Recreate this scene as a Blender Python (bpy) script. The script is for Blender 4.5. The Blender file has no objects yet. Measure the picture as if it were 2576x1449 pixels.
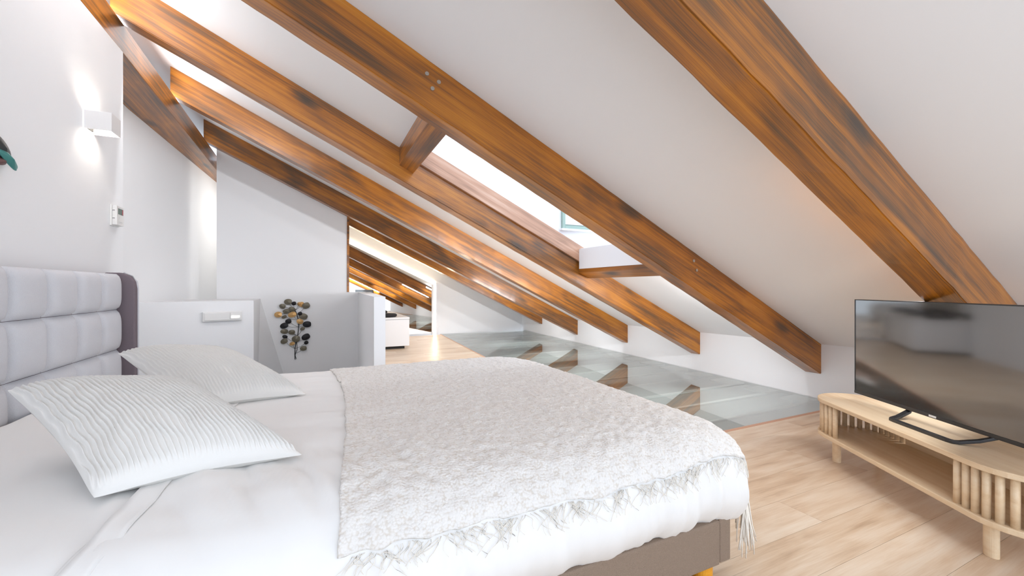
import bpy, bmesh, math, random
from mathutils import Vector, Matrix, noise
random.seed(7)
sc = bpy.context.scene
C = sc.collection

# ------------------------------------------------------------------ camera
YAW = math.radians(25.11)
cam_d = bpy.data.cameras.new('camera')
cam = bpy.data.objects.new('camera', cam_d); C.objects.link(cam)
cam.location = (0, 0, 1.0)
cam.rotation_euler = (math.radians(90), 0, -YAW)
cam_d.sensor_fit = 'HORIZONTAL'; cam_d.sensor_width = 36
cam_d.lens = 36 * 1048.25 / 2576
cam_d.clip_start = .02; cam_d.clip_end = 200
sc.camera = cam

# ------------------------------------------------------------------ sky, lights, exposure
w = bpy.data.worlds.new('sky'); sc.world = w; w.use_nodes = True
bg = w.node_tree.nodes['Background']
bg.inputs[0].default_value = (.84, .95, 1.10, 1); bg.inputs[1].default_value = .90
def area(name, loc, target, sx, sy, power, col=(1, 1, 1), spread=180):
    l = bpy.data.lights.new(name, 'AREA'); l.shape = 'RECTANGLE'; l.size = sx; l.size_y = sy
    l.energy = power; l.color = col; l.spread = math.radians(spread)
    o = bpy.data.objects.new(name, l); C.objects.link(o); o.location = loc
    o.rotation_euler = (Vector(target) - Vector(loc)).to_track_quat('-Z', 'Y').to_euler()
    return o
# unseen lamp behind the landing wall, lighting the stairwell side wall
area('stairwell_light', (-.5, 7.4, 2.3), (-1.5, 7.0, 1.2), .4, .4, 3.5, (1, .97, .93))
vs = sc.view_settings
vs.view_transform = 'Standard'; vs.look = 'None'; vs.gamma = 1; vs.use_curve_mapping = False
vs.exposure = 1.40

# ------------------------------------------------------------------ materials
MATS = {}
def new_mat(name):
    m = bpy.data.materials.new(name); m.use_nodes = True
    nt = m.node_tree; b = nt.nodes['Principled BSDF']; MATS[name] = m
    return m, nt, b
def N(nt, t, **kw):
    n = nt.nodes.new(t)
    for k, v in kw.items(): setattr(n, k, v)
    return n
def plain(name, col, rough=.6, metal=0, bump=0, bscale=60, spec=.5, emit=None, estr=0, var=0):
    m, nt, b = new_mat(name)
    b.inputs['Base Color'].default_value = (*col, 1); b.inputs['Roughness'].default_value = rough
    b.inputs['Metallic'].default_value = metal; b.inputs['Specular IOR Level'].default_value = spec
    tc = N(nt, 'ShaderNodeTexCoord'); nz = N(nt, 'ShaderNodeTexNoise')
    nz.inputs['Scale'].default_value = bscale; nz.inputs['Detail'].default_value = 6
    nt.links.new(tc.outputs['Object'], nz.inputs['Vector'])
    if bump:
        bp = N(nt, 'ShaderNodeBump'); bp.inputs['Strength'].default_value = bump; bp.inputs['Distance'].default_value = .01
        nt.links.new(nz.outputs['Fac'], bp.inputs['Height']); nt.links.new(bp.outputs['Normal'], b.inputs['Normal'])
    if var:
        mx = N(nt, 'ShaderNodeMix', data_type='RGBA'); mx.blend_type = 'MULTIPLY'; mx.inputs[0].default_value = var
        mx.inputs[6].default_value = (*col, 1)
        cr = N(nt, 'ShaderNodeValToRGB'); cr.color_ramp.elements[0].color = (.55, .55, .55, 1)
        cr.color_ramp.elements[0].position = .3; cr.color_ramp.elements[1].position = .7
        nt.links.new(nz.outputs['Fac'], cr.inputs[0]); nt.links.new(cr.outputs[0], mx.inputs[7])
        nt.links.new(mx.outputs[2], b.inputs['Base Color'])
    if emit:
        b.inputs['Emission Color'].default_value = (*emit, 1); b.inputs['Emission Strength'].default_value = estr
    return m
def wood(name, stops, sx=.7, syz=7., rough=.45, bump=.25, rnd=.0, patch=.5, fine=.35, spec=.5, patch_scale=(1.1, 5, 5), coat=0, knots=0):
    """grain along the object's local X"""
    m, nt, b = new_mat(name)
    tc = N(nt, 'ShaderNodeTexCoord'); oi = N(nt, 'ShaderNodeObjectInfo')
    off = N(nt, 'ShaderNodeVectorMath', operation='SCALE'); off.inputs[0].default_value = (13, 7, 5)
    nt.links.new(oi.outputs['Random'], off.inputs['Scale'])
    add = N(nt, 'ShaderNodeVectorMath', operation='ADD')
    nt.links.new(tc.outputs['Object'], add.inputs[0]); nt.links.new(off.outputs[0], add.inputs[1])
    def nz(scale3, sc_, det, dist):
        mp = N(nt, 'ShaderNodeMapping'); mp.inputs['Scale'].default_value = scale3
        n = N(nt, 'ShaderNodeTexNoise'); n.inputs['Scale'].default_value = sc_; n.inputs['Detail'].default_value = det
        n.inputs['Distortion'].default_value = dist
        nt.links.new(add.outputs[0], mp.inputs['Vector']); nt.links.new(mp.outputs[0], n.inputs['Vector']); return n
    big = nz(patch_scale, 1.6, 3, .6)
    grain = nz((sx, syz, syz), 3.0, 6, .25)
    fin = nz((sx * 3, syz * 9, syz * 9), 3.0, 3, .2)
    if knots:
        mp = N(nt, 'ShaderNodeMapping'); mp.inputs['Scale'].default_value = (1.3, 4.2, 4.2)
        vo = N(nt, 'ShaderNodeTexVoronoi'); vo.inputs['Scale'].default_value = 1.0
        nt.links.new(add.outputs[0], mp.inputs['Vector']); nt.links.new(mp.outputs[0], vo.inputs['Vector'])
        kr = N(nt, 'ShaderNodeMapRange'); kr.inputs['From Min'].default_value = .03; kr.inputs['From Max'].default_value = .20
        kr.inputs['To Min'].default_value = knots; kr.inputs['To Max'].default_value = 0
        nt.links.new(vo.outputs['Distance'], kr.inputs['Value'])
    a = N(nt, 'ShaderNodeMath', operation='MULTIPLY'); a.inputs[1].default_value = patch
    nt.links.new(big.outputs['Fac'], a.inputs[0])
    c = N(nt, 'ShaderNodeMath', operation='MULTIPLY_ADD'); c.inputs[1].default_value = 1 - patch
    nt.links.new(grain.outputs['Fac'], c.inputs[0]); nt.links.new(a.outputs[0], c.inputs[2])
    d = N(nt, 'ShaderNodeMath', operation='MULTIPLY_ADD'); d.inputs[1].default_value = fine
    f0 = N(nt, 'ShaderNodeMath', operation='SUBTRACT'); f0.inputs[1].default_value = .5
    nt.links.new(fin.outputs['Fac'], f0.inputs[0])
    nt.links.new(f0.outputs[0], d.inputs[0]); nt.links.new(c.outputs[0], d.inputs[2])
    e = N(nt, 'ShaderNodeMath', operation='MULTIPLY_ADD'); e.inputs[1].default_value = rnd
    e0 = N(nt, 'ShaderNodeMath', operation='SUBTRACT'); e0.inputs[1].default_value = .5
    nt.links.new(oi.outputs['Random'], e0.inputs[0]); nt.links.new(e0.outputs[0], e.inputs[0]); nt.links.new(d.outputs[0], e.inputs[2])
    if knots:
        ks = N(nt, 'ShaderNodeMath', operation='SUBTRACT'); nt.links.new(e.outputs[0], ks.inputs[0]); nt.links.new(kr.outputs[0], ks.inputs[1]); e = ks
    cr = N(nt, 'ShaderNodeValToRGB'); els = cr.color_ramp.elements
    els[0].position, els[0].color = stops[0][0], (*stops[0][1], 1)
    els[1].position, els[1].color = stops[-1][0], (*stops[-1][1], 1)
    for p, col in stops[1:-1]:
        x = els.new(p); x.color = (*col, 1)
    nt.links.new(e.outputs[0], cr.inputs[0]); nt.links.new(cr.outputs[0], b.inputs['Base Color'])
    b.inputs['Roughness'].default_value = rough; b.inputs['Specular IOR Level'].default_value = spec
    b.inputs['Coat Weight'].default_value = coat; b.inputs['Coat Roughness'].default_value = .16; b.inputs['Coat IOR'].default_value = 1.6
    bp = N(nt, 'ShaderNodeBump'); bp.inputs['Strength'].default_value = bump; bp.inputs['Distance'].default_value = .004
    nt.links.new(d.outputs[0], bp.inputs['Height']); nt.links.new(bp.outputs['Normal'], b.inputs['Normal'])
    return m
def srgb(r, g, b):
    f = lambda v: (v / 255 / 12.92) if v <= 10 else ((v / 255 + .055) / 1.055) ** 2.4
    return (f(r), f(g), f(b))

M_wall = plain('white_plaster', (.87, .87, .875), .75, bump=.03, bscale=90, spec=.2)
M_ceil = plain('white_ceiling', (.86, .855, .855), .8, bump=.02, bscale=60, spec=.2)
M_lining = plain('white_lining', (.85, .85, .87), .7, bump=.01, spec=.2)
M_beam = wood('stained_beam', [(.26, srgb(62, 46, 32)), (.38, srgb(98, 64, 30)), (.47, srgb(134, 80, 20)), (.56, srgb(170, 102, 12)), (.66, srgb(192, 122, 22)), (.78, srgb(196, 138, 66))],
              sx=.24, syz=12, rough=.45, bump=.25, patch=.55, fine=.3, rnd=.05, coat=.45, knots=.24, patch_scale=(.9, 4, 4))
M_glare_wood = wood('glare_lining_board', [(.30, srgb(140, 98, 70)), (.5, srgb(190, 142, 112)), (.7, srgb(214, 176, 152))], sx=.45, syz=13, rough=.4, bump=.2, patch=.5, fine=.3, coat=.6)  # beam wood lightened, with the skylight glare put into its colour
M_floor = wood('oak_laminate', [(.25, srgb(186, 154, 124)), (.42, srgb(214, 186, 156)), (.55, srgb(225, 202, 176)), (.75, srgb(235, 219, 198))],
               sx=.8, syz=8, rough=.33, bump=.08, patch=.5, fine=.25, rnd=.14, patch_scale=(1.6, 6, 6))
M_ash = wood('pale_bamboo', [(.25, srgb(216, 182, 140)), (.5, srgb(233, 206, 170)), (.75, srgb(240, 219, 188))],
             sx=.6, syz=14, rough=.38, bump=.05, patch=.3, fine=.25)
M_legwood = wood('amber_leg', [(.3, srgb(206, 130, 20)), (.7, srgb(238, 168, 40))], sx=4, syz=14, rough=.35, bump=.05)
M_frame = plain('taupe_linen', srgb(156, 136, 119), .9, bump=.5, bscale=420, spec=.15, var=.35)
M_head = plain('light_grey_linen', srgb(220, 220, 224), .9, bump=.4, bscale=420, spec=.15, var=.15)
M_wing = plain('dark_grey_linen', srgb(132, 120, 126), .9, bump=.4, bscale=420, spec=.15, var=.3)
M_sheet = plain('white_cotton', srgb(236, 234, 231), .85, bump=.03, bscale=14, spec=.15)
M_sheet2 = plain('white_fitted_cotton', srgb(236, 234, 231), .85, bump=.03, bscale=14, spec=.15)
M_pillow = plain('white_crinkle', srgb(235, 232, 227), .85, bump=.06, bscale=120, spec=.15)
M_black = plain('black_plastic', (.012, .012, .013), .35, spec=.5)
M_satin = plain('dark_satin', (.03, .03, .032), .3)
M_white = plain('white_plastic', (.82, .81, .79), .4)
M_lampw = plain('white_lamp_paint', (.8, .79, .78), .5)
M_cab = plain('white_lacquer', (.78, .77, .77), .35)
M_dark = plain('dark_void', (.02, .02, .02), .8)
M_cush = plain('black_fabric', (.018, .015, .016), .8, bump=.3, bscale=200)
M_stem = plain('black_iron', (.012, .011, .013), .45, metal=.4)
M_olive = plain('olive_metal', srgb(118, 112, 96), .42, metal=.35, var=.3, bscale=12)
M_gold = plain('gold_leaf', srgb(222, 178, 118), .32, metal=.55, var=.3, bscale=14)
M_blk = plain('black_leaf', (.006, .006, .009), .55)
M_teal = plain('teal_leaf', srgb(74, 142, 138), .4, metal=.4)
M_maroon = plain('maroon_leaf', srgb(110, 78, 76), .45, metal=.3)
M_slate = plain('slate_leaf', srgb(52, 58, 60), .4, metal=.3)
M_steel = plain('steel', (.5, .48, .44), .35, metal=1)
M_led = plain('led_strip', (1, .9, .75), .5, emit=(1, .82, .60), estr=6)
M_bulb = plain('lamp_led', (1, .95, .9), .5, emit=(1, .93, .84), estr=16)
M_lit = plain('lit_window', (1, .97, .9), .5, emit=(1, .97, .86), estr=1.6)
M_lcd = plain('lcd_green', srgb(92, 112, 100), .2)
M_lcdred = plain('lcd_red', srgb(170, 60, 70), .3)
M_green = plain('green_white_frame', srgb(150, 172, 162), .4)
M_groove = plain('dark_groove', srgb(96, 70, 48), .8)
M_under = plain('grey_underdeck', (.60, .61, .60), .7)
M_joist = plain('white_joist', (.93, .93, .92), .6)
M_edge = plain('copper_edge', srgb(206, 160, 132), .5)
# television panel: black glass
M_screen = plain('screen_glass', (.014, .014, .015), .07, spec=.5)
M_screen.node_tree.nodes['Principled BSDF'].inputs['IOR'].default_value = 2.5
# mirror
M_mirror, nt, b = new_mat('mirror_silver')
b.inputs['Base Color'].default_value = (.9, .88, .84, 1); b.inputs['Metallic'].default_value = 1; b.inputs['Roughness'].default_value = .01
# floor glass and window glass: clear + reflecting
def glass(name, refl, tint, rough=.02):
    m = bpy.data.materials.new(name); m.use_nodes = True; nt = m.node_tree
    nt.nodes.remove(nt.nodes['Principled BSDF'])
    g = N(nt, 'ShaderNodeBsdfGlossy'); g.inputs['Roughness'].default_value = rough; g.inputs['Color'].default_value = (.95, .97, .95, 1)
    t = N(nt, 'ShaderNodeBsdfTransparent'); t.inputs['Color'].default_value = (*tint, 1)
    fr = N(nt, 'ShaderNodeFresnel'); fr.inputs['IOR'].default_value = 1.5
    a = N(nt, 'ShaderNodeMath', operation='MAXIMUM'); a.inputs[1].default_value = refl
    nt.links.new(fr.outputs[0], a.inputs[0])
    mx = N(nt, 'ShaderNodeMixShader')
    nt.links.new(a.outputs[0], mx.inputs[0]); nt.links.new(t.outputs[0], mx.inputs[1]); nt.links.new(g.outputs[0], mx.inputs[2])
    nt.links.new(mx.outputs[0], nt.nodes['Material Output'].inputs[0]); return m
M_floorglass = glass('floor_glass', .60, (.97, .985, .975))
M_clear = bpy.data.materials.new('clear_underside'); M_clear.use_nodes = True
_nt = M_clear.node_tree; _nt.nodes.remove(_nt.nodes['Principled BSDF']); _t = N(_nt, 'ShaderNodeBsdfTransparent'); _t.inputs[0].default_value = (.98, 1, .985, 1)
_nt.links.new(_t.outputs[0], _nt.nodes['Material Output'].inputs[0])
M_winglass = glass('window_glass', .06, (.97, .99, .98))
# woven throw
M_throw, nt, b = new_mat('boucle_weave')
tc = N(nt, 'ShaderNodeTexCoord')
v1 = N(nt, 'ShaderNodeTexVoronoi'); v1.inputs['Scale'].default_value = 150
n1 = N(nt, 'ShaderNodeTexNoise'); n1.inputs['Scale'].default_value = 60; n1.inputs['Detail'].default_value = 8
n2 = N(nt, 'ShaderNodeTexNoise'); n2.inputs['Scale'].default_value = 5; n2.inputs['Detail'].default_value = 4
wv = N(nt, 'ShaderNodeTexWave'); wv.bands_direction = 'Y'; wv.inputs['Scale'].default_value = 34; wv.inputs['Distortion'].default_value = 3; wv.inputs['Detail'].default_value = 3
for t in (v1, n1, n2, wv): nt.links.new(tc.outputs['Object'], t.inputs['Vector'])
mm = N(nt, 'ShaderNodeMath', operation='MULTIPLY_ADD'); mm.inputs[1].default_value = -.6
nt.links.new(v1.outputs['Distance'], mm.inputs[0]); nt.links.new(n1.outputs['Fac'], mm.inputs[2])
m3 = N(nt, 'ShaderNodeMath', operation='MULTIPLY_ADD'); m3.inputs[1].default_value = .12
nt.links.new(wv.outputs['Fac'], m3.inputs[0]); nt.links.new(mm.outputs[0], m3.inputs[2])
cr = N(nt, 'ShaderNodeValToRGB'); cr.color_ramp.elements[0].color = (*srgb(218, 210, 200), 1); cr.color_ramp.elements[0].position = -.0
cr.color_ramp.elements[1].color = (*srgb(231, 227, 222), 1); cr.color_ramp.elements[1].position = .25
nt.links.new(m3.outputs[0], cr.inputs[0]); nt.links.new(cr.outputs[0], b.inputs['Base Color'])
b.inputs['Roughness'].default_value = .95; b.inputs['Specular IOR Level'].default_value = .1
bp = N(nt, 'ShaderNodeBump'); bp.inputs['Strength'].default_value = .45; bp.inputs['Distance'].default_value = .006
nt.links.new(m3.outputs[0], bp.inputs['Height']); nt.links.new(bp.outputs['Normal'], b.inputs['Normal'])
M_fringe = plain('cream_yarn', srgb(242, 235, 224), .95, spec=.1)

# ------------------------------------------------------------------ helpers
def link(name, me, mat, parent=None, loc=None, rot=None, smooth=False):
    o = bpy.data.objects.new(name, me); C.objects.link(o)
    if mat and not me.materials: me.materials.append(mat)
    if smooth:
        for p in me.polygons: p.use_smooth = True
    if parent: o.parent = parent
    if loc is not None: o.location = loc
    if rot is not None: o.rotation_euler = rot
    return o
def mesh(name, V, F, mat, parent=None, loc=None, rot=None, smooth=False, bevel=0, seg=2):
    me = bpy.data.meshes.new(name); me.from_pydata([tuple(v) for v in V], [], F)
    bm = bmesh.new(); bm.from_mesh(me); bmesh.ops.recalc_face_normals(bm, faces=bm.faces[:])
    if bevel:
        es = [e for e in bm.edges if e.is_manifold and e.calc_face_angle(0) > .3]
        bmesh.ops.bevel(bm, geom=es, offset=bevel, segments=seg, affect='EDGES', profile=.6)
    bm.to_mesh(me); bm.free(); me.update()
    return link(name, me, mat, parent, loc, rot, smooth)
def box_vf(a, b):
    x0, y0, z0 = a; x1, y1, z1 = b
    V = [(x0,y0,z0),(x1,y0,z0),(x1,y1,z0),(x0,y1,z0),(x0,y0,z1),(x1,y0,z1),(x1,y1,z1),(x0,y1,z1)]
    F = [(0,3,2,1),(4,5,6,7),(0,1,5,4),(1,2,6,5),(2,3,7,6),(3,0,4,7)]
    return V, F
def box(name, a, b, mat, parent=None, bevel=0, loc=None, rot=None, seg=2, smooth=False):
    V, F = box_vf(a, b); return mesh(name, V, F, mat, parent, loc, rot, smooth, bevel, seg)
def prism(name, pts, z0, z1, mat, parent=None, bevel=0, loc=None, rot=None, seg=2, smooth=False):
    """pts = plan polygon, z0/z1 numbers or per-vertex lists"""
    n = len(pts); g = lambda z, i: z[i] if isinstance(z, (list, tuple)) else z
    V = [(p[0], p[1], g(z0, i)) for i, p in enumerate(pts)] + [(p[0], p[1], g(z1, i)) for i, p in enumerate(pts)]
    F = [tuple(range(n))[::-1], tuple(range(n, 2 * n))] + [(i, (i+1) % n, n + (i+1) % n, n + i) for i in range(n)]
    return mesh(name, V, F, mat, parent, loc, rot, smooth, bevel, seg)
def extrude_xz(name, pts, y0, y1, mat, parent=None, bevel=0, loc=None):
    n = len(pts)
    V = [(p[0], y0, p[1]) for p in pts] + [(p[0], y1, p[1]) for p in pts]
    F = [tuple(range(n)), tuple(range(n, 2*n))[::-1]] + [(i, (i+1) % n, n + (i+1) % n, n + i) for i in range(n)]
    return mesh(name, V, F, mat, parent, loc, None, False, bevel)
def tube_vf(path, r, seg=6, V=None, F=None, taper=None):
    V = [] if V is None else V; F = [] if F is None else F
    P = [Vector(p) for p in path]; base = len(V)
    for i, p in enumerate(P):
        d = (P[min(i+1, len(P)-1)] - P[max(i-1, 0)]).normalized()
        a = d.orthogonal().normalized(); b_ = d.cross(a)
        rr = r if taper is None else r * (1 + (taper - 1) * i / (len(P) - 1))
        for k in range(seg):
            t = 2 * math.pi * k / seg
            V.append(p + (a * math.cos(t) + b_ * math.sin(t)) * rr)
    for i in range(len(P) - 1):
        for k in range(seg):
            q = base + i * seg; F.append((q + k, q + (k+1) % seg, q + seg + (k+1) % seg, q + seg + k))
    F.append(tuple(base + k for k in range(seg))[::-1]); F.append(tuple(base + (len(P)-1) * seg + k for k in range(seg)))
    return V, F
def cyl(name, r, z0, z1, mat, parent=None, loc=None, seg=20, bevel=0, sy=1, rot=None):
    pts = [(r * math.cos(2*math.pi*k/seg), sy * r * math.sin(2*math.pi*k/seg)) for k in range(seg)]
    o = prism(name, pts, z0, z1, mat, parent, bevel, loc, rot)
    return o
def empty(name, loc=(0, 0, 0), rz=0):
    o = bpy.data.objects.new(name, None); C.objects.link(o); o.location = loc; o.rotation_euler = (0, 0, rz)
    o.empty_display_size = .1; return o
def tag(o, label=None, cat=None, group=None, kind=None):
    for k, v in (('label', label), ('category', cat), ('group', group), ('kind', kind)):
        if v: o[k] = v
    return o

# ------------------------------------------------------------------ ceiling plane, knee wall
CA, CB = 2.4776, .4845
DEPTH, WID = .2685, .1443
ceil_z = lambda x, y=0: CA - CB * x + .0049 * y
knee_x = lambda y: 4.118 + .052 * (y - 2.22)
YR = [.8282, 2.218, 3.5899, 4.9655, 6.4118, 7.8761]
YB, YF = -.5, 9.1                       # back and front ends of what is built
glass_x = lambda y: 2.19 + .069 * (y - 5.46)
GY = 2.0                                 # front edge of the glass floor
HX0, HX1 = .75, 2.44                     # roof opening
HY0, HY1 = YR[1] + WID, YR[2]

# ceiling with an opening for the roof window
G0, G1 = .9, 2.25                        # second opening, between the last two rafters
xs = [-2.7, HX0, G0, G1, HX1, 5.0]; ys = [-1.3, HY0, HY1, YR[4] + WID, YR[5], YF]
V = []; F = []
for i in range(5):
    for j in range(5):
        if i in (1, 2, 3) and j == 1: continue
        q = [(xs[i], ys[j]), (xs[i+1], ys[j]), (xs[i+1], ys[j+1]), (xs[i], ys[j+1])]
        b0 = len(V)
        V += [(x, y, ceil_z(x, y)) for x, y in q] + [(x, y, ceil_z(x, y) + .09) for x, y in q]
        F += [tuple(b0 + k for k in f) for f in ((0,3,2,1),(4,5,6,7),(0,1,5,4),(1,2,6,5),(2,3,7,6),(3,0,4,7))]
tag(mesh('ceiling', V, F, M_ceil), 'white sloping attic ceiling between the stained rafters', 'ceiling', kind='structure')

# knee wall on the low side
pts = [(knee_x(YB), YB), (knee_x(YF), YF), (knee_x(YF) + .15, YF), (knee_x(YB) + .15, YB)]
tag(prism('wall_right', pts, -.3, [ceil_z(p[0], p[1]) + .03 for p in pts], M_wall), 'low white knee wall under the rafter ends', 'wall', kind='structure')
# bedroom wall behind the headboard
XW = -1.19
tag(box('wall_left', (-1.62, YB, -.02), (XW, 3.68, 2.6), M_wall), 'white bedroom wall behind the grey headboard', 'wall', kind='structure')
# stairwell walls
pts = [(-1.585, 3.70), (-1.37, 7.72), (-1.47, 7.72), (-1.685, 3.70)]
tag(prism('wall_stairwell', pts, -1.4, 2.6, M_wall), 'white side wall of the stairwell below the purlin', 'wall', kind='structure')
W2 = YR[4] + WID
zt = lambda x: ceil_z(x, W2) - DEPTH + .004
extra = [(-1.182, -1.4), (.66, -1.4), (.66, .94), (.402, .94), (.402, zt(.402)), (-1.182, zt(-1.182))]
tag(extrude_xz('wall_landing', extra, W2, W2 + .12, M_wall), 'white wall with the leaf ornament under a rafter', 'wall', kind='structure')
tag(box('wall_rear', (-1.5, 7.72, -1.4), (.25, 7.82, 2.95), M_wall), 'white wall closing the back of the stairwell', 'wall', kind='structure')
tag(box('floor_lower', (-1.7, 3.2, -1.46), (1.0, 7.8, -1.4), M_floor), 'lower landing floor at the foot of the stairs', 'floor', kind='structure')
tag(box('wall_void', (-1.6, 3.24, -1.4), (.42, 3.30, -.07), M_wall), 'white wall below the floor edge of the stair opening', 'wall', kind='structure')
pts = [(-1.80, YB), (-1.72, YB), (-1.72, 8.0), (-1.80, 8.0)]
tag(prism('wall_upper', pts, 2.55, [ceil_z(p[0], p[1]) + .02 for p in pts], M_wall), 'white wall strip above the purlin under the ceiling', 'wall', kind='structure')
# far gable wall
FL, FR = (.2, 8.72), (4.5, 8.98)
fy = lambda x: FL[1] + (FR[1] - FL[1]) * (x - FL[0]) / (FR[0] - FL[0])
pts = [(.2, fy(.2)), (4.62, fy(4.62)), (4.62, fy(4.62) + .12), (.2, fy(.2) + .12)]
tag(prism('wall_far', pts, -.3, [ceil_z(p[0], p[1]) + .02 for p in pts], M_wall), 'white gable wall at the far end of the attic', 'wall', kind='structure')
tag(box('wall_alcove', (.12, W2 + .12, 0), (.22, 8.75, 2.4), M_wall), 'white wall at the left of the mirror alcove', 'wall', kind='structure')

# ------------------------------------------------------------------ floor: slab, planks, glass floor
fl = empty('floor'); tag(fl, 'pale oak laminate floor with a glass strip beside the knee wall', 'floor', kind='structure')
box('subfloor', (-1.6, -1.4, -.06), (4.3, GY - .03, -.012), M_groove, fl)
prism('subfloor', [(-1.6, GY - .03), (glass_x(GY) - .01, GY - .03), (glass_x(3.3) - .01, 3.3), (-1.6, 3.3)], -.06, -.012, M_dark, fl)
prism('subfloor', [(.48, 3.3), (glass_x(3.3) - .01, 3.3), (glass_x(8.8) - .01, 8.8), (.76, 8.8)], -.06, -.012, M_dark, fl)
PW = .19
def plank(x0a, x0b, x1a, x1b, y0, y1):
    cx, cy = (x0a + x1a) / 2, (y0 + y1) / 2; g = .0005
    pts = [(x0a + g - cx, y0 + g - cy), (x1a - g - cx, y0 + g - cy), (x1b - g - cx, y1 - g - cy), (x0b + g - cx, y1 - g - cy)]
    prism('plank', pts, -.014, 0, M_floor, fl, loc=(cx, cy, 0))
def row(y0, y1, xl, xr0, xr1):
    x = xl - random.uniform(0, 1.1); first = True
    while x < min(xr0, xr1) - .02:
        e = x + 1.35
        a = max(x, xl)
        if e > min(xr0, xr1) - .15: plank(a, a, xr0, xr1, y0, y1); break
        if e > xl + .05: plank(a, a, e, e, y0, y1)
        x = e
y = GY - PW * 18
while y < GY - .001:
    row(y, min(y + PW, GY - .012), -1.18, min(4.25, knee_x(y)), min(4.25, knee_x(y))); y += PW
while y < 8.7:
    y1 = min(y + PW, 8.73)
    xl = -1.18 if y < 3.25 else (.48 + .05 * (y - 3.3))
    row(y, y1, xl, glass_x(y) - .012, glass_x(y1) - .012); y += PW
tag(box('trim_1', (1.9, GY - .013, -.05), (knee_x(GY), GY + .012, .003), M_edge), 'copper coloured edge strip of the glass floor', 'trim', kind='structure')
pts = [(glass_x(GY) - .013, GY + .012), (glass_x(GY) + .008, GY + .012), (glass_x(8.8) + .008, 8.8), (glass_x(8.8) - .013, 8.8)]
tag(prism('trim_2', pts, -.05, .002, M_edge), 'thin pale strip between the planks and the glass floor', 'trim', kind='structure')
# glass floor panes, each pane one object; the white deck and grey slabs under them
gf = empty('floor_glazing'); tag(gf, 'walkable glass floor panes over white joists along the knee wall', 'floor', kind='structure')
seams = [GY + .012, 2.90, 4.13, 5.32, 6.60, 7.75, 8.86]
for a, b_ in zip(seams, seams[1:]):
    g = .003
    pts = [(glass_x(a) + .01, a + g), (knee_x(a) - .006, a + g), (knee_x(b_) - .006, b_ - g), (glass_x(b_) + .01, b_ - g)]
    o = prism('glass_pane', pts, -.014, 0, M_floorglass, gf); o.data.materials.append(M_clear)
    for p in o.data.polygons: p.material_index = 0 if p.normal.z > .5 else 1
prism('under_deck', [(glass_x(GY), GY), (knee_x(GY), GY), (knee_x(8.9), 8.9), (glass_x(8.9), 8.9)], -.10, -.06, M_joist, gf)
jo = [2.0, 2.23, 2.60, 2.98, 3.385, 3.76, 4.17, 4.55, 4.90, 5.32, 5.74, 6.16, 6.60, 7.0, 7.4, 7.8, 8.2, 8.55, 8.9]
for i, (a, b_) in enumerate(zip(jo, jo[1:])):
    wgap = .045 if i < 3 else (.02 if i < 6 else .008)
    y0, y1 = a + wgap / 2 + .01, b_ - wgap / 2 + .01
    xr = 3.90 + .05 * (a - 2.2)
    prism('slab', [(glass_x(a), y0), (xr, y0), (xr, y1), (glass_x(b_), y1)], -.06, -.03, M_under, gf)
    if 0 < i: prism('joist', [(glass_x(a), a - .004), (xr, a - (.022 if i < 4 else .008)), (xr, a + (.034 if i < 4 else .010)), (glass_x(a), a + .010)], -.06, -.0145, M_joist, gf)
    prism('ledge', [(xr + .0005, a + .012), (knee_x(a) - .002, a + .012), (knee_x(b_) - .002, y1 - .135), (xr + .0005, y1 - .135)], -.06, -.0145, M_joist, gf)
    prism('slab', [(xr + .0005, y1 - .13), (knee_x(b_) - .002, y1 - .13), (knee_x(b_) - .002, y1), (xr + .0005, y1)], -.06, -.03, M_under, gf)

# ------------------------------------------------------------------ rafters
def rafter(y0, label, xl, z_drop=DEPTH, wid=WID, xr=None, bolts=()):
    xr = knee_x(y0) + .05 if xr is None else xr
    ang = math.atan(CB); ox, oz = xl, ceil_z(xl, y0)
    rot = Matrix.Rotation(-ang, 4, 'Y')            # world -> local: undo the slope
    n = 60; V = []; F = []; rnd = random.Random(int(y0 * 100))
    for i in range(n + 1):
        x = xl + (xr - xl) * i / n
        t = ceil_z(x, y0) + .004
        bo = t - z_drop - .004
        for (yy, zz) in ((0, t), (wid, t), (wid, bo), (0, bo)):
            dz = rnd.uniform(-.0018, .0018) if zz == bo else 0
            dy = rnd.uniform(-.0015, .0015)
            V.append(rot @ Vector((x - ox, yy + dy, zz - oz + dz)))
    for i in range(n):
        for k in range(4):
            q = 4 * i; F.append((q + k, q + (k+1) % 4, q + 4 + (k+1) % 4, q + 4 + k))
    F += [(0, 1, 2, 3), (4*n + 3, 4*n + 2, 4*n + 1, 4*n)]
    o = mesh('rafter', V, F, M_beam, None, (ox, y0, oz), (0, ang, 0), bevel=0)
    bm = bmesh.new(); bm.from_mesh(o.data)
    es = [e for e in bm.edges if e.is_manifold and e.calc_face_angle(0) > 1.0]
    bmesh.ops.bevel(bm, geom=es, offset=.005, segments=2, affect='EDGES'); bm.to_mesh(o.data); bm.free()
    tag(o, label, 'rafter', 'stained roof rafters')
    for (bx, bz) in bolts:
        p = rot @ Vector((bx - ox, -.002, bz - oz))
        tag(cyl('bolt', .011, -.003, .003, M_steel, o, loc=p, seg=12, rot=(math.radians(90), 0, 0)), 'small steel bolt head')
    return o
def face_pt(x, frac, y): return (x, ceil_z(x, y) - DEPTH * frac)
rafter(YR[0], 'nearest stained rafter, rising over the television', -.9)
rafter(YR[1], 'stained rafter at the right edge of the roof window, with steel bolts', -1.26,
       bolts=[face_pt(.535, .30, YR[1]), face_pt(.60, .30, YR[1]), face_pt(.565, .52, YR[1]), face_pt(2.52, .25, YR[1]), face_pt(2.55, .45, YR[1])])
rafter(YR[2], 'stained rafter at the left edge of the roof window', -1.228)
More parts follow.
